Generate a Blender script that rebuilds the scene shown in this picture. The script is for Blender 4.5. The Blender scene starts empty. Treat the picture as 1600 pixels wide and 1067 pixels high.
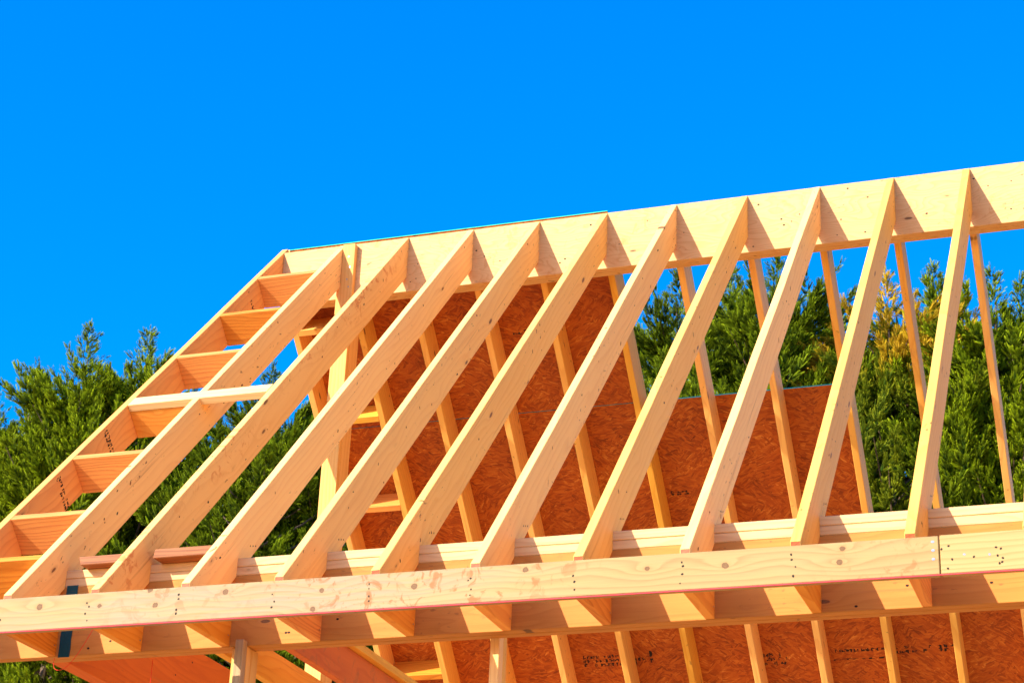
import bpy, bmesh, math, random
import numpy as np
from mathutils import Vector, Matrix, noise as mnoise

random.seed(7)
scene = bpy.context.scene
col = scene.collection
ZG = 6.952                       # height of the ridge line above the ground
T = 1.04807                      # roof slope (rise per run)
C = 1 / math.sqrt(1 + T * T); S = T * C
SP = .4064                       # rafter spacing
TH = .038
D1 = 2.51345; D2 = .42322        # ridge to wall plate, wall plate to fascia face
RT = .09                         # ridge beam thickness
RD = .262                        # plumb depth of a rafter
V = Vector

# ------------------------------------------------------------------ nodes
class NT:
    def __init__(s, mat):
        mat.use_nodes = True
        s.t = mat.node_tree; s.t.nodes.clear()
    def n(s, kind, **kw):
        nd = s.t.nodes.new(kind)
        for k, v in kw.items(): setattr(nd, k, v)
        return nd
    def l(s, a, b): s.t.links.new(a, b)
    def setin(s, sock, v):
        if isinstance(v, bpy.types.NodeSocket): s.l(v, sock)
        elif v is not None: sock.default_value = v
    def math(s, op, a, b=None, c=None, clamp=False):
        nd = s.n('ShaderNodeMath', operation=op, use_clamp=clamp)
        for i, v in enumerate((a, b, c)):
            if v is not None: s.setin(nd.inputs[i], v)
        return nd.outputs[0]
    def vmath(s, op, a, b=None):
        nd = s.n('ShaderNodeVectorMath', operation=op)
        s.setin(nd.inputs[0], a)
        if b is not None: s.setin(nd.inputs[1], b)
        return nd.outputs['Value'] if op in ('LENGTH', 'DISTANCE') else nd.outputs[0]
    def noise(s, v, scale=1., detail=3., rough=.55, dist=0.):
        nd = s.n('ShaderNodeTexNoise')
        s.l(v, nd.inputs['Vector']); nd.inputs['Scale'].default_value = scale
        nd.inputs['Detail'].default_value = detail; nd.inputs['Roughness'].default_value = rough
        nd.inputs['Distortion'].default_value = dist
        return nd.outputs[0]
    def ramp(s, f, stops):
        nd = s.n('ShaderNodeValToRGB'); s.l(f, nd.inputs[0])
        e = nd.color_ramp.elements
        e[0].position, e[0].color = stops[0][0], (*stops[0][1], 1)
        e[1].position, e[1].color = stops[-1][0], (*stops[-1][1], 1)
        for p, c in stops[1:-1]:
            x = e.new(p); x.color = (*c, 1)
        return nd.outputs[0]
    def rng(s, f, a, b, c=0., d=1.):
        nd = s.n('ShaderNodeMapRange', interpolation_type='SMOOTHSTEP'); s.l(f, nd.inputs[0])
        for i, v in enumerate((a, b, c, d)): nd.inputs[i + 1].default_value = v
        return nd.outputs[0]
    def mix(s, f, a, b, mode='MIX'):
        nd = s.n('ShaderNodeMix', data_type='RGBA', blend_type=mode)
        s.setin(nd.inputs[0], f)
        for i, v in ((6, a), (7, b)):
            if isinstance(v, tuple): v = (*v, 1)
            s.setin(nd.inputs[i], v)
        return nd.outputs[2]

def out_bsdf(t, colr, rough=.7, bump=None, bstr=.2, bdist=.002, spec=.25):
    b = t.n('ShaderNodeBsdfPrincipled'); o = t.n('ShaderNodeOutputMaterial')
    t.setin(b.inputs['Base Color'], colr if not isinstance(colr, tuple) else (*colr, 1))
    b.inputs['Roughness'].default_value = rough
    b.inputs['Specular IOR Level'].default_value = spec
    if bump is not None:
        bp = t.n('ShaderNodeBump'); bp.inputs['Strength'].default_value = bstr
        bp.inputs['Distance'].default_value = bdist
        t.l(bump, bp.inputs['Height']); t.l(bp.outputs[0], b.inputs['Normal'])
    t.l(b.outputs[0], o.inputs[0])

def wood(name, light, dark, ring=1., freq=45., wav=2.2, knot=True, stain=0., stain_col=(.42, .13, .03),
         grey=0., knots=None, fibre=.35, scuff=.0, pat=1., rand=True):
    m = bpy.data.materials.new(name); t = NT(m)
    tc = t.n('ShaderNodeTexCoord').outputs['Object']
    oi = t.n('ShaderNodeObjectInfo').outputs['Random']
    if rand:
        cx = t.n('ShaderNodeCombineXYZ')
        t.l(t.math('MULTIPLY', oi, 37.), cx.inputs[0]); t.l(t.math('MULTIPLY', oi, 3.7), cx.inputs[1]); t.l(t.math('MULTIPLY', oi, 11.3), cx.inputs[2])
        P = t.vmath('ADD', tc, cx.outputs[0])
    else:
        P = tc
    sc = lambda v: t.vmath('MULTIPLY', P, v)
    low = t.noise(sc((.9 * pat, 4., 5.)), 1., 2.)
    mid = t.noise(sc((3., 18., 26.)), 1., 3.)
    fib = t.noise(sc((7., 260., 260.)), 1., 3., .6)
    fib2 = t.noise(sc((2., 70., 70.)), 1., 3., .6)
    # knots
    kf = kw = None
    if knots is not None:
        for kx, kz, kr in knots:
            d = t.vmath('LENGTH', t.vmath('MULTIPLY', t.vmath('SUBTRACT', tc, (kx, 0, kz)), (1 / (kr * 1.15), .01, 1 / kr)))
            kf = d if kf is None else t.math('MINIMUM', kf, d)
            d = t.vmath('LENGTH', t.vmath('MULTIPLY', t.vmath('SUBTRACT', tc, (kx, 0, kz)), (1 / (kr * 3.4), .01, 1 / kr)))
            kw = d if kw is None else t.math('MINIMUM', kw, d)
    elif knot:
        vor = t.n('ShaderNodeTexVoronoi'); t.l(sc((2.6, .4, 8.5)), vor.inputs['Vector']); vor.inputs['Scale'].default_value = 1.
        vor.inputs['Randomness'].default_value = 1.
        jit = t.math('MULTIPLY_ADD', mid, .10, -.05)
        kf = t.math('DIVIDE', t.math('ADD', vor.outputs['Distance'], jit), .060)
    sep = t.n('ShaderNodeSeparateXYZ'); t.l(P, sep.inputs[0])
    yz = t.math('MULTIPLY_ADD', sep.outputs[1], .35, sep.outputs[2])
    r = t.math('MULTIPLY', yz, freq)
    r = t.math('ADD', r, t.math('MULTIPLY', low, wav * 4))
    r = t.math('ADD', r, t.math('MULTIPLY', mid, .7))
    if kf is not None:
        r = t.math('ADD', r, t.math('MULTIPLY', t.math('EXPONENT', t.math('MULTIPLY', kw if kw is not None else kf, -.42)), 2.4))
        if knots is not None: kf = t.math('ADD', kf, t.math('MULTIPLY_ADD', t.noise(t.vmath('MULTIPLY', P, (90., 5., 90.)), 1., 2.), .9, -.35))
    saw = t.math('FRACT', r)
    line = t.math('MULTIPLY', t.math('POWER', saw, 2.2), t.rng(saw, 1., .86))
    f = t.math('MULTIPLY', line, .62 * ring)
    f = t.math('ADD', f, t.math('MULTIPLY', t.math('SUBTRACT', fib, .5), fibre))
    f = t.math('ADD', f, t.math('MULTIPLY', t.math('SUBTRACT', fib2, .45), fibre * .9))
    f = t.math('ADD', f, t.math('MULTIPLY', t.math('SUBTRACT', low, .45), .5), clamp=True)
    c = t.mix(f, light, dark)
    # board to board tone
    hs = t.n('ShaderNodeHueSaturation'); t.l(c, hs.inputs['Color'])
    t.l(t.math('MULTIPLY_ADD', oi, .24, .84), hs.inputs['Value']); t.l(t.math('MULTIPLY_ADD', oi, -.10, 1.02), hs.inputs['Saturation'])
    c = hs.outputs[0]
    if grey > 0:
        g = t.noise(sc((.8, 5., 9.)), 1., 4., .6)
        g2 = t.noise(sc((3.5, 40., 60.)), 1., 3., .6)
        gm = t.math('MULTIPLY', t.rng(g, .34, .56), t.rng(g2, .15, .7), clamp=True)
        gx = t.n('ShaderNodeSeparateXYZ'); t.l(tc, gx.inputs[0])
        gm = t.math('MULTIPLY', gm, t.math('MULTIPLY', t.rng(gx.outputs[0], 3.1, 1.9, .12, 1.), t.rng(gx.outputs[0], .2, 1.2, .45, 1.)))
        c = t.mix(t.math('MULTIPLY', gm, grey), c, (.33, .25, .18))
    if stain > 0:
        s1 = t.noise(t.vmath('MULTIPLY', P, (16., 8., 14.)), 1., 4., .65, .8)
        s2 = t.noise(t.vmath('MULTIPLY', P, (.7, 2., 2.)), 1., 1.)
        sm = t.math('MULTIPLY', t.rng(s1, .54, .64), t.rng(s2, .44, .60), clamp=True)
        c = t.mix(t.math('MULTIPLY', sm, stain), c, stain_col)
    if scuff > 0:
        sk = t.math('MULTIPLY', t.rng(t.noise(sc((1.1, 75., 75.)), 1., 2., .5), .62, .74), t.rng(t.noise(sc((1.4, 9., 9.)), 1., 1.), .45, .62), clamp=True)
        c = t.mix(t.math('MULTIPLY', sk, .5), c, (.40, .15, .035))
        q = t.noise(t.vmath('MULTIPLY', P, (26., 30., 60.)), 1., 2., .5, .4)
        q2 = t.noise(t.vmath('MULTIPLY', P, (1.3, 3., 5.)), 1., 1.)
        sm = t.math('MULTIPLY', t.rng(q, .66, .73), t.rng(q2, .46, .60), clamp=True)
        c = t.mix(t.math('MULTIPLY', sm, scuff), c, (.16, .06, .02))
    if kf is not None:
        halo = t.rng(kf, 2.4, .9)
        c = t.mix(t.math('MULTIPLY', halo, .35), c, (.45, .19, .06))
        core = t.rng(kf, 1.15, .85)
        c = t.mix(t.math('MULTIPLY', core, .85), c, t.mix(t.noise(t.vmath('MULTIPLY', P, (160., 20., 160.)), 1., 2.), (.05, .02, .008), (.26, .12, .045)))
        rim = t.math('MULTIPLY', t.rng(kf, 1.25, 1.05), t.rng(kf, .75, .98), clamp=True)
        c = t.mix(t.math('MULTIPLY', rim, .55), c, (.05, .02, .01))
    out_bsdf(t, c, .68, t.math('ADD', fib, t.math('MULTIPLY', line, .6)), .35, .0012)
    return m

def osb(name):
    m = bpy.data.materials.new(name); t = NT(m)
    tc = t.n('ShaderNodeTexCoord').outputs['Object']
    oi = t.n('ShaderNodeObjectInfo').outputs['Random']
    cx = t.n('ShaderNodeCombineXYZ'); t.l(t.math('MULTIPLY', oi, 23.), cx.inputs[0]); t.l(t.math('MULTIPLY', oi, 9.), cx.inputs[2])
    P = t.vmath('ADD', tc, cx.outputs[0])
    res = None; hs = None
    for k, (s1, st) in enumerate((((11, 1, 62), 1.), ((16, 1, 84), .8), ((25, 1, 125), 1.))):
        wob = t.n('ShaderNodeTexNoise'); t.l(P, wob.inputs['Vector']); wob.inputs['Scale'].default_value = 9 + 4 * k
        Pw = t.vmath('ADD', P, t.vmath('MULTIPLY', wob.outputs['Color'], (.022, 0, .016)))
        vr = t.n('ShaderNodeVectorRotate', rotation_type='Y_AXIS'); t.l(Pw, vr.inputs['Vector'])
        big = t.n('ShaderNodeTexVoronoi'); t.l(t.vmath('ADD', P, (k * 3.1, 0, k * 1.7)), big.inputs['Vector']); big.inputs['Scale'].default_value = 6.5
        sepc = t.n('ShaderNodeSeparateColor'); t.l(big.outputs['Color'], sepc.inputs[0])
        t.l(t.math('MULTIPLY_ADD', sepc.outputs[0], 1.9, -.95), vr.inputs['Angle'])
        v = t.n('ShaderNodeTexVoronoi'); t.l(t.vmath('MULTIPLY', vr.outputs[0], s1), v.inputs['Vector']); v.inputs['Scale'].default_value = 1.
        sc2 = t.n('ShaderNodeSeparateColor'); t.l(v.outputs['Color'], sc2.inputs[0])
        fb = t.noise(t.vmath('MULTIPLY', vr.outputs[0], (10, 1, 190)), 1., 3.)
        val = t.math('MULTIPLY_ADD', fb, .62, t.math('MULTIPLY_ADD', sc2.outputs[1], .62, -.10))
        if res is None: res = val
        else:
            msk = t.math('GREATER_THAN', sc2.outputs[2], .55)
            mx = t.n('ShaderNodeMix', data_type='FLOAT'); t.l(msk, mx.inputs[0]); t.l(res, mx.inputs[2]); t.l(val, mx.inputs[3])
            res = mx.outputs[0]
    blot = t.noise(t.vmath('MULTIPLY', P, (3, 3, 4)), 1., 3.)
    res = t.math('ADD', res, t.math('MULTIPLY_ADD', blot, .5, -.25))
    c = t.ramp(res, [(.0, (.10, .018, .001)), (.22, (.28, .052, .003)), (.50, (.42, .086, .005)), (.80, (.50, .125, .009)), (1., (.74, .30, .045))])
    out_bsdf(t, c, .6, res, .5, .003, .3)
    return m

def flat_mat(name, c, rough=.6, metal=0., var=0., sc=20.):
    m = bpy.data.materials.new(name); t = NT(m)
    if var:
        P = t.n('ShaderNodeTexCoord').outputs['Object']
        f = t.noise(P, sc, 3.)
        cc = t.mix(f, tuple(x * (1 - var) for x in c), tuple(min(1, x * (1 + var)) for x in c))
        out_bsdf(t, cc, rough)
    else:
        out_bsdf(t, c, rough)
    m.node_tree.nodes['Principled BSDF'].inputs['Metallic'].default_value = metal
    return m

FK = [(.994 + .442, .038, .011), (1.404 + .442, .018, .009), (1.787 + .442, .010, .011), (2.228 + .442, .046, .010), (2.695 + .442, .020, .008),
      (2.984 + .442, .012, .011), (3.406 + .442, .046, .009), (3.395 + .442, -.003, .010), (.164 + .442, .026, .012), (.44 + .442, .014, .008),
      (.69 + .442, .002, .010), (.66 + .442, .066, .010), (1.373 + .442, -.054, .010)]
M = {}
M['rafter'] = wood('spruce_rafter', (.94, .525, .120), (.74, .29, .038), ring=.6, freq=26, wav=1.2, fibre=.30, scuff=.85)
M['rafter_stained'] = wood('stained_spruce', (.90, .48, .105), (.70, .27, .03), ring=.6, freq=26, wav=1.4, fibre=.3, stain=.55, stain_col=(.55, .10, .015), scuff=.9)
M['rear'] = wood('rear_spruce', (.92, .46, .065), (.72, .24, .018), ring=.8, freq=30, wav=1.5, fibre=.3, scuff=.5)
M['fir'] = wood('fir_block', (.80, .29, .036), (.46, .10, .007), ring=1.1, freq=42, wav=2.6, knot=False, fibre=.6)
M['fly'] = wood('fly_spruce', (.88, .36, .048), (.68, .19, .015), ring=1., freq=28, wav=2., fibre=.3)
M['fly_flat'] = wood('pale_stud', (.88, .58, .26), (.70, .36, .10), ring=.8, freq=40, wav=1.4, fibre=.3)
M['ridge'] = wood('ridge_veneer', (.74, .425, .155), (.58, .25, .050), ring=.95, freq=30, wav=6., fibre=.35, scuff=.6, pat=1.6, stain=.45, stain_col=(.56, .24, .06))
M['header'] = wood('header_veneer', (.60, .245, .045), (.38, .105, .010), ring=.55, freq=18, wav=3.5, fibre=.4, pat=.8, scuff=.5, stain=.4)
M['plate'] = wood('plate_spruce', (.74, .43, .155), (.56, .25, .065), ring=.9, freq=40, wav=1.6, fibre=.35)
M['fascia'] = wood('fascia_spruce', (.42, .265, .088), (.27, .125, .030), ring=.95, freq=30, wav=1.3, knots=FK, fibre=.4, stain=.75, stain_col=(.30, .10, .022), grey=.6, rand=False)
M['fascia2'] = wood('fascia_spruce_pale', (.53, .335, .120), (.38, .185, .045), ring=1., freq=40, wav=1.2, fibre=.35, knot=False)
M['rough'] = wood('rough_fir', (.36, .12, .03), (.16, .04, .009), ring=1.2, freq=55, wav=1., knot=False, fibre=1.)
M['beam'] = wood('gable_beam_veneer', (.72, .155, .008), (.50, .075, .003), ring=.7, freq=22, wav=2.5, fibre=.4, pat=.8, stain=.5, scuff=.5, knot=False)
M['post'] = wood('post_spruce', (.90, .47, .12), (.72, .28, .04), ring=1., freq=50, wav=1., fibre=.4)
M['weathered'] = wood('weathered_stud', (.42, .26, .12), (.24, .12, .05), ring=.8, freq=50, wav=1., fibre=.6, knot=False)
M['deck'] = wood('deck_plywood', (.82, .42, .14), (.64, .26, .06), ring=.6, freq=12, wav=4., fibre=.4, stain=.3)
M['tip'] = wood('stained_end_grain', (.42, .10, .025), (.22, .04, .01), ring=.8, freq=90, wav=1., fibre=.8, knot=False)
M['osb'] = osb('strand_board')
M['teal'] = flat_mat('teal_edge_paint', (.01, .50, .30), .6, var=.3)
M['wrap'] = flat_mat('teal_flashing', (.0, .06, .075), .35, var=.3, sc=40)
M['ink'] = flat_mat('black_ink', (.025, .018, .014), .8)
M['brown'] = flat_mat('small_knot', (.20, .06, .015), .8)
M['nail'] = flat_mat('nail_steel', (.30, .31, .34), .35, 1.)
M['hole'] = flat_mat('nail_hole', (.02, .012, .008), .8)
M['string'] = flat_mat('pink_string', (.75, .06, .09), .7)
M['redstring'] = flat_mat('red_string', (.70, .02, .01), .7)

# ------------------------------------------------------------------ geometry helpers
def tag(o, label=None, cat=None, group=None, kind=None):
    if label: o['label'] = label
    if cat: o['category'] = cat
    if group: o['group'] = group
    if kind: o['kind'] = kind
    return o

def empty(name, loc):
    o = bpy.data.objects.new(name, None); o.location = loc; o.empty_display_size = .2
    col.objects.link(o); return o

def frame(origin, xa, za):
    x = V(xa).normalized(); z = V(za).normalized(); y = z.cross(x)
    m = Matrix((x, y, z)).transposed().to_4x4(); m.translation = V(origin) + V((0, 0, ZG)); return m

def link(name, me, mw, mats, parent=None):
    o = bpy.data.objects.new(name, me); col.objects.link(o)
    for m in (mats if isinstance(mats, (list, tuple)) else [mats]): me.materials.append(m)
    if parent is not None:
        o.parent = parent; o.matrix_parent_inverse = Matrix.Identity(4)
        pw = PW[parent.name]; o.matrix_basis = pw.inverted() @ mw
    else:
        o.matrix_basis = mw
    PW[o.name] = mw.copy()
    return o
PW = {}

def board_bm(poly, th, bev=.0022, warp=.0018, seg=.3, seed=0, dots=()):
    """profile in local x,z extruded over local y 0..th, cut along its length and very slightly bowed"""
    bm = bmesh.new()
    a = [bm.verts.new((x, 0, z)) for x, z in poly]; b = [bm.verts.new((x, th, z)) for x, z in poly]
    bm.faces.new(a); bm.faces.new(b[::-1]); n = len(poly)
    for i in range(n): bm.faces.new((a[i], b[i], b[(i + 1) % n], a[(i + 1) % n]))
    bmesh.ops.recalc_face_normals(bm, faces=bm.faces)
    if bev: bmesh.ops.bevel(bm, geom=list(bm.edges), offset=bev, segments=1, affect='EDGES', clamp_overlap=True)
    xs = [p[0] for p in poly]; x0, x1 = min(xs), max(xs)
    k = int((x1 - x0) / seg)
    for i in range(1, k):
        bmesh.ops.bisect_plane(bm, geom=bm.verts[:] + bm.edges[:] + bm.faces[:], plane_co=(x0 + (x1 - x0) * i / k, 0, 0), plane_no=(1, 0, 0))
    for d in dots: add_disc(bm, *d)
    if warp and x1 - x0 > .6:
        for v in bm.verts:
            e = math.sin(math.pi * (v.co.x - x0) / (x1 - x0))
            v.co.y += warp * e * mnoise.noise(V((v.co.x * .9, seed * 3.7, 0))) * 2
            v.co.z += warp * .6 * e * mnoise.noise(V((v.co.x * 1.3, seed * 5.1, 9)))
    return bm

def finish(bm, name):
    me = bpy.data.meshes.new(name); bm.normal_update(); bm.to_mesh(me); bm.free(); return me

def add_disc(bm, cx, y, cz, r, mi, ang=0., el=1.4):
    vs = [bm.verts.new((cx + r * el * math.cos(a) * math.cos(ang) - r * math.sin(a) * math.sin(ang), y,
                        cz + r * el * math.cos(a) * math.sin(ang) + r * math.sin(a) * math.cos(ang))) for a in [i * math.pi / 4 for i in range(8)]]
    f = bm.faces.new(vs); f.material_index = mi
    f.normal_update()
    if f.normal.y * (-1 if y <= .01 else 1) < 0: f.normal_flip()

cnt = [0]
def board(name, poly, th, origin, xa, za, mat, parent, dots=(), dmats=(), **kw):
    cnt[0] += 1
    bm = board_bm(poly, th, seed=cnt[0], dots=dots, **kw)
    return link(name, finish(bm, name), frame(origin, xa, za), [mat] + list(dmats), parent)

def rect(l, h, z0=0.): return [(0, z0), (l, z0), (l, z0 + h), (0, z0 + h)]
X = (1, 0, 0); Y = (0, 1, 0); Z = (0, 0, 1)
UP = (0, C, S); PN = (0, -S, C)          # front slope: up along the rafter, and square off its top edge
T2 = .98; C2 = 1 / math.sqrt(1 + T2 * T2); S2 = T2 * C2; RD2 = .184 / C2; D1R = D1 * T / T2   # the far slope is a little flatter
UPR = (0, -C2, S2); PNR = (0, S2, C2)      # rear slope

def yz_to_local(pts, up, pn):
    return [(V((0, y, z)).dot(V(up)), V((0, y, z)).dot(V(pn))) for y, z in pts]

# ------------------------------------------------------------------ the timber frame: ONE thing
house = empty('timber_house', (0, 0, 0))
tag(house, 'unfinished timber house frame with open rafters and strand board on its far slope', 'house')
PW['timber_house'] = Matrix.Identity(4)

# ridge beam (two plies)
XE = 4.93
dots = [(random.uniform(.1, 5.2), -.0006, random.uniform(-.33, -.03), random.uniform(.0025, .005), 1) for _ in range(60)]
rb = board('ridge_beam', rect(XE + .404, .355, -.355), .0445, (-.404, 0, 0), X, Z, M['ridge'], house, dots=dots, dmats=[M['hole']])
board('ply', rect(XE + .404, .355, -.356), .0450, (-.404, .0455, 0), X, Z, M['ridge'], rb)

# front rafters
Zp = -2.8156; Zlev = -3.192
tipy = -(D1 + D2 - .038)
ZC = -3.112
prof = [(0, 0), (tipy, tipy * T), (tipy, ZC), ((ZC + RD) / T, ZC), (-D1, -D1 * T - RD), (-D1, Zp), ((Zp + RD) / T, Zp), (0, -RD)]
profl = yz_to_local(prof, UP, PN)
def rafter_dots(i):
    rr = random.Random(i * 13 + 5); L = 4.1; d = []
    for _ in range(rr.randint(8, 15)):
        x = -rr.uniform(.15, L); z = rr.uniform(-.165, -.02)
        d.append((x, -.0005, z, rr.uniform(.0025, .0055), rr.choice((1, 3, 3)), rr.uniform(-.4, 1.2), rr.uniform(1.2, 3.)))
    for z in (-.05, -.10, -.15, -.20):
        y = -.014; d.append((y * C + z * S, -.0005, -y * S + z * C, .003, 2))
    for k in range(3): d.append((-3.60 - .022 * k, -.0005, -.16 + .012 * k, .0035, 1))
    return d
FR = []
for i in range(12):
    m = M['rafter_stained'] if i == 1 else M['rafter']
    o = board('rafter', profl, TH, (i * SP, 0, 0), UP, PN, m, house, dots=rafter_dots(i), dmats=[M['hole'], M['nail'], M['brown'], M['tip']])
    wn = V(yz_to_local([(-1, 0)], UP, PN)[0] + (0,)); wn = V((wn.x, 0, wn.y))
    for f in o.data.polygons:
        if f.normal.dot(wn) > .93: f.material_index = 4
    FR.append(o)
FR[1]['label'] = 'rafter with reddish brown stains on its side'

# short level soffit blocks between rafter tails and header
look = [(-D1, Zlev), (-D1, -3.008), (-D1 - .108, -3.008), ((ZC + RD) / T - .002, ZC - .001), (tipy, ZC - .001), (tipy, Zlev)]
lookl = [(y, z) for y, z in look]
for i in range(12):
    board('soffit_block', lookl, TH - .001, (i * SP - .0005, 0, 0), Y, Z, M['fly'] if i % 3 else M['fir'], house,
          dots=[(-D1 - .02, -.0006, zz, .0035, 1) for zz in (-3.05, -3.15)], dmats=[M['nail']])

# fascia
def fasdots(x0, x1, off):
    d = []
    for i in range(0, 9):
        cxx = i * SP - .02
        if x0 < cxx < x1:
            for z in (-3.104, -3.124, -3.155, -3.181)[(i % 3 == 0):]:
                d.append((cxx - off + random.uniform(-.009, .009), -.0006, z + 3.138 + random.uniform(-.008, .008), random.uniform(.0024, .0042), 1, random.uniform(0, 2), 1.3))
    return d
fz0 = -3.138
board('fascia_board', rect(3.743 + .442 - .0015, .140, -.070), .0375, (-.442, -(D1 + D2), fz0), X, Z, M['fascia'], house,
      dots=fasdots(-.4, 3.72, -.442) + [(3.721 + .442, -.0007, z, .0045, 2) for z in (.049, .018, -.014)], dmats=[M['hole'], M['nail']], bev=.003)
nl = [(3.775, -3.109), (3.75, -3.119), (3.785, -3.158), (3.827, -3.143), (3.859, -3.154), (3.912, -3.149), (3.935, -3.125), (3.951, -3.131), (3.939, -3.155), (3.956, -3.165), (3.953, -3.179), (3.944, -3.183), (3.769, -3.19)]
o = board('fascia_board', rect(XE - 3.745, .141, -.0705), .0375, (3.745, -(D1 + D2), fz0 + .001), X, Z, M['fascia2'], house,
          dots=[(x - 3.745, -.0006, z - fz0, .0037, 2 if k in (3, 5) else 1, k, 1.3) for k, (x, z) in enumerate(nl)], dmats=[M['hole'], M['nail']], bev=.003)
o['label'] = 'paler right length of fascia board with a scatter of nails'

# top plates and header (front wall)
board('top_plate', rect(XE + .037, .0372, 0), .140, (-.037, -D1, Zp - .0372), X, Z, M['plate'], house, bev=.003)
board('top_plate', rect(XE + .037, .0372, 0), .139, (-.037, -D1 + .001, Zp - .0752), X, Z, M['plate'], house, bev=.003)
hd = [(random.uniform(.1, 5.2), -.0006, random.uniform(-3.18, -2.93) + 2.8916, .0045, 1) for _ in range(30)]
h = board('header_beam', rect(XE + .404, .303, -.303), .0420, (-.404, -D1, -2.8916), X, Z, M['header'], house, dots=hd, dmats=[M['hole']])
board('ply', rect(XE + .079, .3035, -.3038), .0420, (-.079, -D1 + .0428, -2.8916), X, Z, M['header'], h)

# gable beam and ceiling joists running back under the roof
gy0 = -D1 + .0855
board('gable_beam', rect(RT + D1R - .085 - gy0, .362, -3.193), .079, (0, gy0, 0), Y, Z, M['beam'], house, dots=[(x, -.0006, z, .004, 1) for x, z in ((.1, -3.08), (.25, -3.1), (.7, -2.95), (.95, -3.0), (1.1, -2.9))], dmats=[M['hole']])
board('ceiling_joist', rect(RT + D1R - .085 - gy0, .140, -3.194), .038, (.738, gy0, 0), Y, Z, M['rear'], house)
board('ceiling_joist', rect(RT + D1R - .085 - gy0, .160, -3.194), .038, (1.058, gy0, 0), Y, Z, M['beam'], house)
board('nailer', rect(RT + D1R - .085 - gy0, .036, -3.033), .075, (1.090, gy0, 0), Y, Z, M['rear'], house)

board('bounce_floor_deck', rect(XE + .07, .024, -6.30), RT + D1 + D1R - .02, (-.07, -D1 + .01, 0), X, Z, M['deck'], house, warp=0)  # unseen floor, added to bounce warm light onto rafters and strand board
board('floor_frame', rect(XE + .06, .235, -6.54), RT + D1 + D1R - .06, (-.065, -D1 + .03, 0), X, Z, M['rear'], house, warp=0)

# ridge post: notched round the ridge beam
pf = board('ridge_post', [(.357, 0), (2.825, 0), (2.825, .100), (.357, .100)], .110, (-.020, -.0005, 0), (0, 0, -1), (1, 0, 0), M['post'], house, warp=0)
board('ply', [(.016, .021), (.305, .021), (.305, 0), (2.825, 0), (2.825, .100), (.016, .100)], .0385, (-.020, -.0395, 0), (0, 0, -1), (1, 0, 0), M['post'], pf, warp=0,
      dots=[(x, -.0006, .063 + (k % 2) * .012, .004, 1) for k, x in enumerate((.1, .17, .25, .3))], dmats=[M['nail']])

# wall posts under the header, to the ground
def post(name, x0, x1, y0, y1, ztop, mat, parent):
    return board(name, [(-ztop, 0), (6.275, 0), (6.275, x1 - x0), (-ztop, x1 - x0)], y1 - y0, (x0, y0, 0), (0, 0, -1), (1, 0, 0), mat, parent, warp=0)
wp = post('wall_post', .820, .857, -2.500, -2.41, -3.196, M['post'], house)
post('stud', .858, .895, -2.552, -2.5144, -3.176, M['weathered'], wp)
post('stud', .858, .895, -2.5134, -2.4725, -3.1965, M['post'], wp)
post('stud', .858, .895, -2.4715, -2.41, -3.1965, M['post'], wp)
wp2 = post('wall_post', 1.915, 1.953, -2.425, -2.375, -2.90, M['post'], house)
post('stud', 1.917, 1.952, -2.374, -2.33, -2.90, M['rear'], wp2)
wp3 = post('wall_post', 4.60, 4.74, -2.50, -2.41, -3.196, M['post'], house)

# ------------------------------------------------------------------ gable overhang (ladder): fly rafter with its blocks
fprof = [(.0445, .0445 * T), (tipy, tipy * T), (tipy, Zlev), ((Zlev + RD) / T, Zlev), (.0445, -RD + .0445 * T)]
def stamp(parent, mw, w, h, rows, seed, cell=.010, fill=.72, name='ink_stamp', label=None):
    rr = random.Random(seed); bm = bmesh.new()
    rh = h / rows
    for r_ in range(rows):
        x = -w / 2
        zc = -h / 2 + rh * (r_ + .5)
        while x < w / 2:
            gw = cell * rr.uniform(.6, 1.1)
            if rr.random() < fill:
                for _ in range(rr.randint(2, 4)):       # strokes of one worn, unreadable character
                    sx = x + rr.uniform(0, gw * .7); sz = zc + rr.uniform(-.35, .35) * rh
                    if rr.random() < .5: a, b = gw * .30, rh * rr.uniform(.5, .9); sz = zc - b / 2
                    else: a, b = gw * rr.uniform(.5, .9), rh * .24
                    vs = [bm.verts.new(p) for p in ((sx, 0, sz), (sx + a, 0, sz), (sx + a * 1.05, 0, sz + b), (sx + a * .1, 0, sz + b * .96))]
                    bm.faces.new(vs)
            x += gw * 1.25
    me = parent.data
    idx = [k for k, m_ in enumerate(me.materials) if m_ is M['ink']]
    if not idx: me.materials.append(M['ink']); idx = [len(me.materials) - 1]
    for f in bm.faces: f.material_index = idx[0]
    loc = PW[parent.name].inverted() @ mw
    bmesh.ops.transform(bm, matrix=loc, verts=bm.verts)
    b2 = bmesh.new(); b2.from_mesh(me); tmp = bpy.data.meshes.new('t'); bm.to_mesh(tmp); bm.free()
    b2.from_mesh(tmp); b2.to_mesh(me); b2.free(); bpy.data.meshes.remove(tmp)
    return parent

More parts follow.
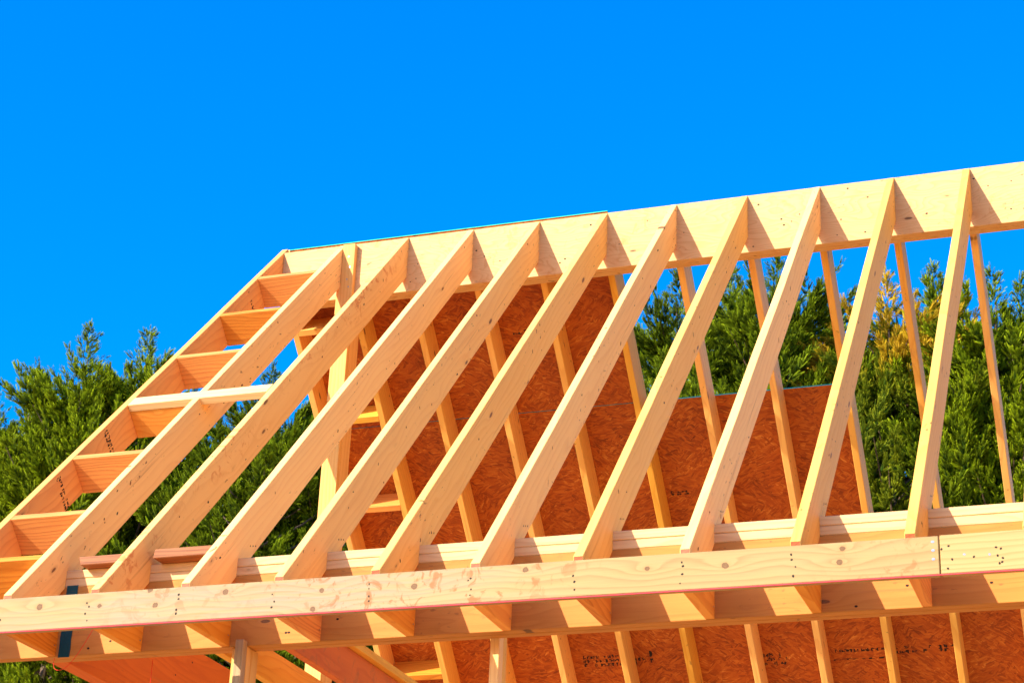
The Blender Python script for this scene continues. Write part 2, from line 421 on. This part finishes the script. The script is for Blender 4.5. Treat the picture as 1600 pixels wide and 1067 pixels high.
fly = board('fly_rafter', yz_to_local(fprof, UP, PN), TH, (-.404, 0, 0), UP, PN, M['fly'], house)
fly['label'] = 'outermost rafter of the gable overhang with black ink stamps on its inner face'
def slope_block(name, s0, s1, x0, x1, d0, d1, mat, parent, rear=False, w=.0, **kw):
    """block across the overhang: s = distance down the slope, d = depth below the rafter tops"""
    if not rear: o, dn, pn = V((x0, 0, 0)), V((0, -C, -S)), V(PN)
    else: o, dn, pn = V((x0, RT, 0)), V((0, C2, -S2)), V(PNR)
    org = o + dn * (s1 if not rear else s0) - pn * d0
    return board(name, [(0, -(d1 - d0)), (x1 - x0, -(d1 - d0)), (x1 - x0, 0), (0, 0)], s1 - s0, org, X, pn, mat, parent, **kw)
xa, xb = -.4035, -.0385
for k, s0 in enumerate((.405, .985, 1.588, 2.815, 3.435, 3.852)):
    slope_block('block', s0, s0 + .038, xa, xb, .001, .184, M['fir'], fly, bev=.0015)
slope_block('block', 2.196, 2.233, xa, xb, .039, .184, M['fly'], fly)
ol = slope_block('outrigger', 2.146, 2.235, xa, 2 * 0 + SP - TH - .0005, -.002, .037, M['fly_flat'], fly, bev=.002)
ol['label'] = 'flat board laid across the first rafter to the second'
for k, sd in enumerate((2.50, 3.02, 1.30, .60)):
    c_ = V((-.4034, 0, 0)) + V((0, -C, -S)) * sd - V(PN) * .092
    mw = frame(c_, (0, S, -C), UP)
    stamp(fly, mw, .155, .050 if k < 3 else .028, 2 if k < 3 else 1, 40 + k, .017, fill=.9)

# ------------------------------------------------------------------ rear slope
tr_ = -(D1R + D2 - .038)
rpf = [(0, 0), (tr_, tr_ * T2), (tr_, ZC), ((ZC + RD2) / T2, ZC), (-D1R, -D1R * T2 - RD2), (-D1R, Zp), ((Zp + RD2) / T2, Zp), (0, -RD2)]
rprl = yz_to_local([(-y, z) for y, z in rpf], UPR, PNR)
for i in range(12):
    rr = random.Random(i + 90)
    board('rafter', rprl, TH, (i * SP - TH + (.028 if i == 0 else 0), RT + .0005, 0), UPR, PNR, M['rear'], house,
          dots=[(-rr.uniform(.2, 3.8), TH + .0005, -rr.uniform(.02, .16), .004, 1, 0, 1.6) for _ in range(5)], dmats=[M['hole']])
rfp = yz_to_local([(-y, z) for y, z in [(.0445, .0445 * T2), (tr_, tr_ * T2), (tr_, ZC), ((ZC + RD2) / T2, ZC), (.0445, -RD2 + .0445 * T2)]], UPR, PNR)
rfly = board('fly_rafter', rfp, TH, (-.428, RT + .0005, 0), UPR, PNR, M['rear'], house)
for s0 in (.397, .997, 1.60, 2.20, 2.80, 3.40):
    slope_block('block', s0, s0 + .038, -.3895, -.0105, .001, .184, M['fir'] if s0 > 1.3 else M['rear'], rfly, rear=True, bev=.0015)
board('fascia_board', rect(XE + .442, .140, -.070), .0375, (XE, RT + D1R + D2, fz0), (-1, 0, 0), Z, M['plate'], house)
board('top_plate', rect(XE + .037, .0372, 0), .140, (XE, RT + D1R, Zp - .0372), (-1, 0, 0), Z, M['plate'], house)
board('top_plate', rect(XE + .037, .0372, 0), .139, (XE, RT + D1R - .001, Zp - .0752), (-1, 0, 0), Z, M['plate'], house)
board('header_beam', rect(XE + .037, .303, -.303), .084, (XE, RT + D1R, -2.8916), (-1, 0, 0), Z, M['header'], house)
for x in (.1, 2.3, 4.6):
    post('wall_post', x, x + .14, RT + D1R - .09, RT + D1R - .002, -3.196, M['post'], house)

# strand board sheets nailed on the rear rafters
def sheet(x0, x1, s0, s1, parent=house):
    cnt[0] += 1
    bm = board_bm([(0, -(s1 - s0)), (x1 - x0, -(s1 - s0)), (x1 - x0, 0), (0, 0)], .0140, bev=0, warp=0, seg=9)
    for f in bm.faces:
        f.normal_update()
        if abs(f.normal.y) < .5: f.material_index = 1
    org = V((x0, RT, 0)) + V((0, C2, -S2)) * s0 + V(PNR) * .0006
    # local z runs up the slope, local y out of the roof
    return link('sheathing_panel', finish(bm, 'sheathing_panel'), frame(org, (1, 0, 0), UPR), [M['osb'], M['teal']], parent)
sheets = []
e4 = 4 * SP - .019; e7 = 7 * SP - .019
sheets.append(sheet(-.429, e4, -.056, 1.138))
sheets.append(sheet(-.429, 1 * SP - .020, 1.142, 2.358)); sheets.append(sheet(1 * SP - .018, e7, 1.142, 2.358))
sheets.append(sheet(-.429, e4 - .001, 2.362, 3.578)); sheets.append(sheet(e4 + .001, 10 * SP - .020, 2.362, 3.578)); sheets.append(sheet(10 * SP - .018, XE, 2.362, 3.578))
sheets.append(sheet(-.429, e7, 3.582, 4.22)); sheets.append(sheet(e7 + .002, XE, 3.582, 4.22))

def sheet_stamp(si, x, s, w, h, rows, seed, **kw):
    c_ = V((x, RT, 0)) + V((0, C2, -S2)) * s - V(PNR) * .0004
    return stamp(sheets[si], frame(c_, X, UPR), w, h, rows, seed, **kw)
sheet_stamp(3, 1.08, 2.87, .40, .085, 3, 5, cell=.022, fill=.75)
sheet_stamp(3, 1.30, 2.86, .05, .10, 2, 6, cell=.03, fill=.8)
sheet_stamp(4, 2.10, 2.92, .14, .09, 3, 7, cell=.014, fill=.5)
sheet_stamp(4, 2.62, 2.885, .33, .026, 1, 8, cell=.026, fill=.95)
sheet_stamp(4, 2.62, 2.945, .33, .012, 1, 9, cell=.05, fill=1.)
sheet_stamp(4, 3.04, 2.90, .42, .05, 2, 10, cell=.03, fill=.45)
sheet_stamp(2, 1.70, 1.75, .10, .03, 2, 11, cell=.04, fill=.8)
sheet_stamp(0, .95, .62, .22, .03, 2, 12, cell=.03, fill=.5)

# teal flashing strip on the header
def strip(name, x0, x1, z0, z1, y, mat, parent=None):
    bm = bmesh.new(); n = 8
    rows = []
    for i in range(n + 1):
        z = z0 + (z1 - z0) * i / n; w = .0012 * math.sin(i * 2.3)
        rows.append([bm.verts.new((x0 + w, 0, z)), bm.verts.new((x1 + w * 1.5, 0, z))])
    for a, b in zip(rows, rows[1:]): bm.faces.new((a[0], a[1], b[1], b[0]))
    r = bmesh.ops.extrude_face_region(bm, geom=bm.faces[:])
    for v in [g for g in r['geom'] if isinstance(g, bmesh.types.BMVert)]: v.co.y -= .0015
    bmesh.ops.recalc_face_normals(bm, faces=bm.faces)
    return link(name, finish(bm, name), frame((0, y, 0), X, Z), mat, parent)
o = strip('flashing_strip', .012, .066, -3.199, -2.885, -D1 - .0015, M['wrap'], house)
o['label'] = 'dark teal flashing strip wrapped down the header beside the first rafter'

# two loose offcuts lying on the wall plate
o = board('plank', [(.012, 0), (.285, 0), (.285, .038), (0, .038)], .14, (.082, -D1 - .055, Zp + .0006), X, Z, M['rough'], None, bev=.003)
tag(o, 'short reddish board lying on the wall plate between the first and second rafters', 'board', 'loose boards lying on the wall plate')
o = board('plank', [(.0, 0), (.318, 0), (.318, .040), (.004, .040)], .16, (.452, -D1 - .075, Zp + .0006), X, Z, M['rough'], None, bev=.003)
tag(o, 'darker rough reddish board lying on the wall plate between the second and third rafters', 'board', 'loose boards lying on the wall plate')

# strings
def tube(name, pts, r, mat, smooth=True):
    cu = bpy.data.curves.new(name, 'CURVE'); cu.dimensions = '3D'; cu.bevel_depth = r; cu.bevel_resolution = 2; cu.resolution_u = 8
    sp = cu.splines.new('NURBS' if smooth else 'POLY'); sp.points.add(len(pts) - 1)
    for p, q in zip(sp.points, pts): p.co = (q[0], q[1], q[2] + ZG, 1)
    if smooth: sp.use_endpoint_u = True; sp.order_u = 3
    tmp = bpy.data.objects.new('tmp', cu); col.objects.link(tmp)
    me = bpy.data.meshes.new_from_object(tmp.evaluated_get(bpy.context.evaluated_depsgraph_get()))
    bpy.data.objects.remove(tmp); me.materials.clear(); me.name = name
    o = bpy.data.objects.new(name, me); me.materials.append(mat); col.objects.link(o); return o
o = tube('string_line', [(-.46, -2.9392, -3.2105), (1.2, -2.9392, -3.2112), (2.8, -2.9392, -3.2112), (4.95, -2.9392, -3.2105)], .0022, M['string'])
tag(o, 'taut pink string line stretched along the bottom edge of the fascia board', 'string')
o = tube('loose_string', [(.205, -2.53, -3.022), (.18, -2.545, -3.10), (.13, -2.545, -3.19), (.08, -2.54, -3.25), (.03, -2.53, -3.262), (-.005, -2.52, -3.24), (-.005, -2.512, -3.2)], .0012, M['redstring'])
tag(o, 'thin red string sagging in a loop under the left end of the header', 'string')
o = tube('hanging_string', [(.40, -2.40, -3.196), (.402, -2.40, -3.5), (.40, -2.40, -4.2)], .0012, M['redstring'])
tag(o, 'thin red string hanging straight down in front of the orange gable beam', 'string')

# ------------------------------------------------------------------ ground
m = bpy.data.materials.new('bare_soil'); t = NT(m)
P = t.n('ShaderNodeTexCoord').outputs['Object']
g = t.noise(P, .35, 5.); g2 = t.noise(P, 6., 5., .7)
c = t.mix(g, (.46, .27, .11), (.56, .37, .19)); c = t.mix(t.math('MULTIPLY', g2, .6), c, (.36, .19, .08))
far = t.rng(t.vmath('LENGTH', P), 14., 24.)
c = t.mix(far, c, (.07, .11, .03))
out_bsdf(t, c, .95, g2, .6, .03)
bm = bmesh.new(); n = 60
def gz(x, y):
    d = math.hypot(x, y); return .10 * mnoise.noise(V((x * .15, y * .15, 0))) * min(1, d / 8) + .6 * mnoise.noise(V((x * .01, y * .01, 4))) * min(1, max(0, d - 25) / 60)
grid = []
axis = [math.copysign(abs(k) ** 2.6 * .0135, k) for k in range(-n, n + 1)]
for y in axis: grid.append([bm.verts.new((x, y, gz(x, y))) for x in axis])
for a, b in zip(grid, grid[1:]):
    for i in range(len(a) - 1): bm.faces.new((a[i], a[i + 1], b[i + 1], b[i]))
me = bpy.data.meshes.new('ground'); bm.to_mesh(me); bm.free()
for p_ in me.polygons: p_.use_smooth = True
gr = bpy.data.objects.new('ground', me); me.materials.append(m); col.objects.link(gr); gr['kind'] = 'structure'

# ------------------------------------------------------------------ trees (feathery cypresses)
def leaf_mat(name, deep, tip, yellow=None, ycov=.5):
    m = bpy.data.materials.new(name); t = NT(m)
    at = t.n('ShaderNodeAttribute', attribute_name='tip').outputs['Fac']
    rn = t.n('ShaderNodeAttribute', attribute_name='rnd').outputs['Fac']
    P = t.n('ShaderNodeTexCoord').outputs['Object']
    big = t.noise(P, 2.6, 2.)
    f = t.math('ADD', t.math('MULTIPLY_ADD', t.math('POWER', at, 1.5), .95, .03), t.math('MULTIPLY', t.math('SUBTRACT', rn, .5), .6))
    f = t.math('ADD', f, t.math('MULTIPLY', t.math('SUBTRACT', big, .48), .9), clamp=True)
    c = t.mix(f, deep, tip)  # pale new growth at tips; bases coloured darker to deepen shade in gaps
    if yellow:
        z = t.n('ShaderNodeSeparateXYZ'); t.l(P, z.inputs[0])
        nb = t.noise(P, 1.6, 2.)
        ym = t.rng(t.math('ADD', nb, t.math('MULTIPLY', t.math('SUBTRACT', rn, .5), .25)), ycov, ycov + .06)
        ym = t.math('MAXIMUM', t.math('MULTIPLY', ym, t.rng(z.outputs[2], 10.1, 10.7)), t.math('MULTIPLY', t.rng(t.math('MULTIPLY_ADD', nb, 1.2, z.outputs[2]), 11.15, 11.4), t.rng(rn, .04, .05)))
        yc = t.mix(rn, (.42, .22, .02), yellow)
        c = t.mix(ym, c, yc)
    d = t.n('ShaderNodeBsdfPrincipled'); t.l(c, d.inputs['Base Color']); d.inputs['Roughness'].default_value = .75
    d.inputs['Specular IOR Level'].default_value = .1
    tr = t.n('ShaderNodeBsdfTranslucent'); t.l(t.mix(.5, c, (.25, .32, .02)), tr.inputs[0])
    mx = t.n('ShaderNodeMixShader'); mx.inputs[0].default_value = .26
    o = t.n('ShaderNodeOutputMaterial'); t.l(d.outputs[0], mx.inputs[1]); t.l(tr.outputs[0], mx.inputs[2]); t.l(mx.outputs[0], o.inputs[0])
    return m
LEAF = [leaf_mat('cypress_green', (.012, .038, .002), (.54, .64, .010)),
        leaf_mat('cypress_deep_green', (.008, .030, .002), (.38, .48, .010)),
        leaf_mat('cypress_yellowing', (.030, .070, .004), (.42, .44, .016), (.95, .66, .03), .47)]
BARK = wood('cypress_bark', (.20, .12, .07), (.09, .05, .03), ring=1.2, freq=40, wav=3., knot=False, fibre=.8)

def template():
    """one flat feathery frond: a row of narrow pointed leaflets on a stem; x along it, length 1"""
    Vs = []; tip = []
    def leaf(bx, by, ang, L, w, zt):
        ca, sa = math.cos(ang), math.sin(ang)
        for (u, v, zz) in ((0, 0, 0), (.45, -w, -.03), (1, 0, zt), (.45, w, .03)):
            x = u * L; y = v * L
            Vs.append((bx + x * ca - y * sa, by + x * sa + y * ca, zz + .05 * math.sin(bx * 3))); tip.append(min(1, bx * .6 + u * .5))
    for i in range(8):
        tt = .04 + i * .115; L = (.40 - .26 * tt)
        for sgn in (-1, 1):
            leaf(tt + (.05 if sgn > 0 else 0), 0, sgn * math.radians(30 - 9 * tt), L, .095, -.05 * sgn)
    leaf(0, 0, 0, .6, .04, 0); leaf(.6, 0, 0, .42, .11, .02)
    return np.array(Vs, np.float32), np.array(tip, np.float32)
TV, TT = template()

def rot_to(d, nrm):
    x = d / np.linalg.norm(d, axis=1, keepdims=True)
    y = np.cross(nrm, x); y /= np.linalg.norm(y, axis=1, keepdims=True) + 1e-9
    z = np.cross(x, y)
    return np.stack((x, y, z), axis=2)

def make_crown(name, H, seed, mat, wide=1., spires=3, dens=1.):
    r = np.random.default_rng(seed)
    org = []; dr = []; sc_ = []
    limbs = []
    def R(d): return wide * min(1.40, .08 + .48 * d ** .85)
    def plume(p, d, L, n, size):
        d = d / np.linalg.norm(d)
        tt = r.uniform(.0, 1., n) ** .8
        rad = r.normal(size=(n, 3)); rad -= (rad @ d)[:, None] * d; rad /= np.linalg.norm(rad, axis=1, keepdims=True) + 1e-9
        open_ = (.62 - .36 * tt)[:, None]
        dd = d * (1 - open_ * .5) + rad * open_ + np.array([0, 0, .18])
        org.append(p + d * (tt * L)[:, None] + rad * .01); dr.append(dd); sc_.append(size * (1.15 - .55 * tt) * r.uniform(.7, 1.25, n))
    # leader and side spires
    tops = [(0., 0., H)]
    for k in range(spires):
        a = r.uniform(0, 6.28); q = r.uniform(.5, .95) * wide
        tops.append((q * math.cos(a), q * math.sin(a), H - r.uniform(1.1, 2.2)))
    for si, (tx, ty, tz) in enumerate(tops):
        plume(np.array([tx, ty, tz - .30]), np.array([0, 0, 1.]), .26, 9, .10)
        d = .10; a = r.uniform(0, 6.28)
        while d < (2.2 if si == 0 else 1.5):
            a += 2.4 + r.normal() * .35
            L = (.07 + .42 * d) * r.uniform(.6, 1.15)
            dv = np.array([math.cos(a), math.sin(a), r.uniform(.75, 1.25)])
            plume(np.array([tx, ty, tz - d - L * .45]), dv, L, int((8 + 44 * L) * dens), .088 + .026 * min(d, 1.))
            d += .026 + .010 * d
    # limbs
    z = H - 1.0
    while z > 1.2:
        d = H - z; vis = z > 5.8
        nl = (8 if d < 2.4 else 6) if vis else 3
        for k in range(nl):
            a = r.uniform(0, 6.28); rr = R(d) * (r.uniform(.62, 1.3) if r.random() < .75 else r.uniform(.3, .6)); rise = rr * r.uniform(.6, 1.3)
            base = np.array([0, 0, z - rise]); end = np.array([rr * math.cos(a), rr * math.sin(a), z])
            if vis or k == 0: limbs.append((base, end))
            npl = int((5 if vis else 3) * dens * (.6 + rr * .7)) + 1
            for j in range(npl):
                u = 1 - (j / npl) * .5
                p = base + (end - base) * u + r.normal(size=3) * .07 * rr
                aa = a + r.normal() * .55
                dv = np.array([math.cos(aa) * .85, math.sin(aa) * .85, r.uniform(.2, 1.1)])
                plume(p, dv, r.uniform(.30, .62), int((44 if vis else 8) * dens), r.uniform(.105, .155) * (1 if vis else 1.7))
        z -= .27 if vis else .45
    O = np.concatenate(org); D = np.concatenate(dr); Sc = np.concatenate(sc_)
    N = len(O)
    nr = r.normal(size=(N, 3))
    Rm = rot_to(D, nr)
    Vt = np.einsum('nij,kj->nki', Rm, TV) * Sc[:, None, None] + O[:, None, :]
    Vt = Vt.reshape(-1, 3).astype(np.float32)
    nq = Vt.shape[0] // 4
    me = bpy.data.meshes.new(name)
    me.vertices.add(len(Vt)); me.vertices.foreach_set('co', Vt.ravel())
    me.loops.add(nq * 4); me.loops.foreach_set('vertex_index', np.arange(nq * 4, dtype=np.int32))
    me.polygons.add(nq); me.polygons.foreach_set('loop_start', np.arange(0, nq * 4, 4, dtype=np.int32))
    me.update(calc_edges=True)
    a1 = me.attributes.new('tip', 'FLOAT', 'POINT'); a1.data.foreach_set('value', np.tile(TT, N))
    a2 = me.attributes.new('rnd', 'FLOAT', 'POINT'); a2.data.foreach_set('value', np.repeat(r.uniform(0, 1, N).astype(np.float32), len(TT)))
    me.materials.append(mat)
    # trunk with limbs
    bm = bmesh.new()
    def cone(p, q, r0, r1, n=7):
        p, q = V(p), V(q); ax = (q - p).normalized(); s = ax.orthogonal().normalized(); t_ = ax.cross(s)
        A = [bm.verts.new(p + (s * math.cos(i * 6.2832 / n) + t_ * math.sin(i * 6.2832 / n)) * r0) for i in range(n)]
        B = [bm.verts.new(q + (s * math.cos(i * 6.2832 / n) + t_ * math.sin(i * 6.2832 / n)) * r1) for i in range(n)]
        for i in range(n): bm.faces.new((A[i], A[(i + 1) % n], B[(i + 1) % n], B[i]))
    zz = 0.; pr = .17; pp = V((0, 0, -.15))
    while zz < H - .5:
        z2 = min(H - .45, zz + 1.1); q = V((r.normal() * .02, r.normal() * .02, z2)); r1 = .17 * (1 - z2 / H) ** 1.25 + .004
        cone(pp, q, pr, r1, 10); pp = q; pr = r1; zz = z2
    for b_, e_ in limbs:
        mid = (b_ + e_) / 2 - np.array([0, 0, .06]); rb_ = .005 + .010 * float(np.linalg.norm(e_ - b_))
        cone(b_, mid, rb_, rb_ * .7, 5); cone(mid, e_, rb_ * .7, .004, 5)
    tm = bpy.data.meshes.new('trunk'); bm.to_mesh(tm); bm.free(); tm.materials.append(BARK)
    return me, tm

VAR = {}
def tree(key, x, y, ztop, rz, label, cat='tree', grp='tall cypress trees behind the roof frame'):
    H, seed, mat, wide, sp = key
    if key not in VAR: VAR[key] = make_crown('crown', H, seed, mat, wide, sp)
    cm, tm = VAR[key]
    o = empty('cypress_tree', (x, y, 0)); s = (ztop + ZG) / H
    o.scale = (s, s, s); o.rotation_euler.z = rz
    tag(o, label, cat, grp)
    for nm, me in (('trunk', tm), ('crown', cm)):
        c_ = bpy.data.objects.new(nm, me); col.objects.link(c_); c_.parent = o
    return o
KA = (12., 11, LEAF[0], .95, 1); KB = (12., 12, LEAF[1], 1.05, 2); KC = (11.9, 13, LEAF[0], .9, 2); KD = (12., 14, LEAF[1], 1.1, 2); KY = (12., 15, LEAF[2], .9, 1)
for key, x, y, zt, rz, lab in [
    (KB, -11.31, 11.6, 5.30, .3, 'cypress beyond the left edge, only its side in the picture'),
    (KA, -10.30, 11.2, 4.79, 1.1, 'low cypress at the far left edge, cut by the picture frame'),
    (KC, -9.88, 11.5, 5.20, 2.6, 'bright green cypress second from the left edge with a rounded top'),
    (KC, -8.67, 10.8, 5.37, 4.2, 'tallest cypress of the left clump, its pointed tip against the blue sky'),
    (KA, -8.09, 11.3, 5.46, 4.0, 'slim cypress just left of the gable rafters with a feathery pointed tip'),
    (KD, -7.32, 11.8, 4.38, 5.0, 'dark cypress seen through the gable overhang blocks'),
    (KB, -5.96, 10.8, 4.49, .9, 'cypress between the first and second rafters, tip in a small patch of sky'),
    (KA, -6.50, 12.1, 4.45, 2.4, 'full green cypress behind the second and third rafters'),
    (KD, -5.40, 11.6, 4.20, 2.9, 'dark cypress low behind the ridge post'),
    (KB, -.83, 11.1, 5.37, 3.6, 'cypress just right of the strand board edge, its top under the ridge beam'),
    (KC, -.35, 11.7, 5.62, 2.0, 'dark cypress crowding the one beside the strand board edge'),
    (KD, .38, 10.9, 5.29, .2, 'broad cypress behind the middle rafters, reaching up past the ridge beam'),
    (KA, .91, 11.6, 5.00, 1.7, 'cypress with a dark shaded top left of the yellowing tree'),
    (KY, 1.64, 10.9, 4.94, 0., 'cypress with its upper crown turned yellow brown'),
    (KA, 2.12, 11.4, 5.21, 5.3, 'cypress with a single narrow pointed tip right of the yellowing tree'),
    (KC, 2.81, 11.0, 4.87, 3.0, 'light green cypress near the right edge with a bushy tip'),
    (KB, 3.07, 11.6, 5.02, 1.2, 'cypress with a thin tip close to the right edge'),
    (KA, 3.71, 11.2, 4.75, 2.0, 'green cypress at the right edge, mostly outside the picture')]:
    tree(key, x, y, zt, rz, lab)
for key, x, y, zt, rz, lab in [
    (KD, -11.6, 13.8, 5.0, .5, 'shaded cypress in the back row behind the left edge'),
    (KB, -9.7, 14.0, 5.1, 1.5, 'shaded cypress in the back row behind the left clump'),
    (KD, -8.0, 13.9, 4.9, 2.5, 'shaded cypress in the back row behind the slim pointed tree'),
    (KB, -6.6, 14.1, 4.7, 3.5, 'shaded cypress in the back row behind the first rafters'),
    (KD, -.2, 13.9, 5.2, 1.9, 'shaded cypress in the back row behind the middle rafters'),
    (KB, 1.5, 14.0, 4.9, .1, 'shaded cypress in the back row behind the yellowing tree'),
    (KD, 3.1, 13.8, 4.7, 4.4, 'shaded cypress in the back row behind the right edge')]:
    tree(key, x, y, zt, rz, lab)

# ------------------------------------------------------------------ light, sky, camera
sun_dir = V((.755, 1.0, -.74)).normalized()
sl = bpy.data.lights.new('sun', 'SUN'); sl.energy = 4.7; sl.angle = math.radians(.5); sl.color = (1., .93, .80)
so = bpy.data.objects.new('sun', sl); so.rotation_euler = (-sun_dir).to_track_quat('Z', 'Y').to_euler(); so.location = (-10, -12, 20); col.objects.link(so)
w = bpy.data.worlds.new('World'); scene.world = w; w.use_nodes = True
nt = w.node_tree; nt.nodes.clear()
sky = nt.nodes.new('ShaderNodeTexSky'); sky.sky_type = 'NISHITA'; sky.sun_disc = False
sky.sun_elevation = math.asin(-sun_dir.z); sky.sun_rotation = math.atan2(-sun_dir.x, -sun_dir.y)
sky.air_density = 1.0; sky.dust_density = .9; sky.ozone_density = 2.0
hs = nt.nodes.new('ShaderNodeHueSaturation'); hs.inputs['Saturation'].default_value = 1.65; hs.inputs['Value'].default_value = 1.1
bg = nt.nodes.new('ShaderNodeBackground'); bg.inputs[1].default_value = .125
wo = nt.nodes.new('ShaderNodeOutputWorld')
nt.links.new(sky.outputs[0], hs.inputs['Color']); mxw = nt.nodes.new('ShaderNodeMix'); mxw.data_type = 'RGBA'; mxw.blend_type = 'MULTIPLY'; mxw.inputs[0].default_value = 1; mxw.inputs[7].default_value = (1., 1.07, 1.34, 1)
nt.links.new(hs.outputs[0], mxw.inputs[6]); nt.links.new(mxw.outputs[2], bg.inputs[0]); nt.links.new(bg.outputs[0], wo.inputs[0])

cam = bpy.data.cameras.new('camera'); co = bpy.data.objects.new('camera', cam); col.objects.link(co)
Rm = Matrix(((.9459315, .0986243, .3090094), (.3219777, -.4009048, -.8576747), (.0392957, .9107956, -.4109833)))
mw = Rm.to_4x4(); mw.translation = V((4.54098, -9.61235, -5.35224 + ZG)); co.matrix_world = mw
cam.sensor_width = 36; cam.lens = 36 * 3103.76 / 1600; cam.clip_end = 3000; cam.clip_start = .1
cam.dof.use_dof = True; cam.dof.focus_distance = 10.6; cam.dof.aperture_fstop = 9.
scene.camera = co
vs = scene.view_settings; vs.view_transform = 'Standard'; vs.look = 'None'; vs.gamma = 1; vs.exposure = 1.05
scene.cycles.max_bounces = 12; scene.cycles.diffuse_bounces = 6
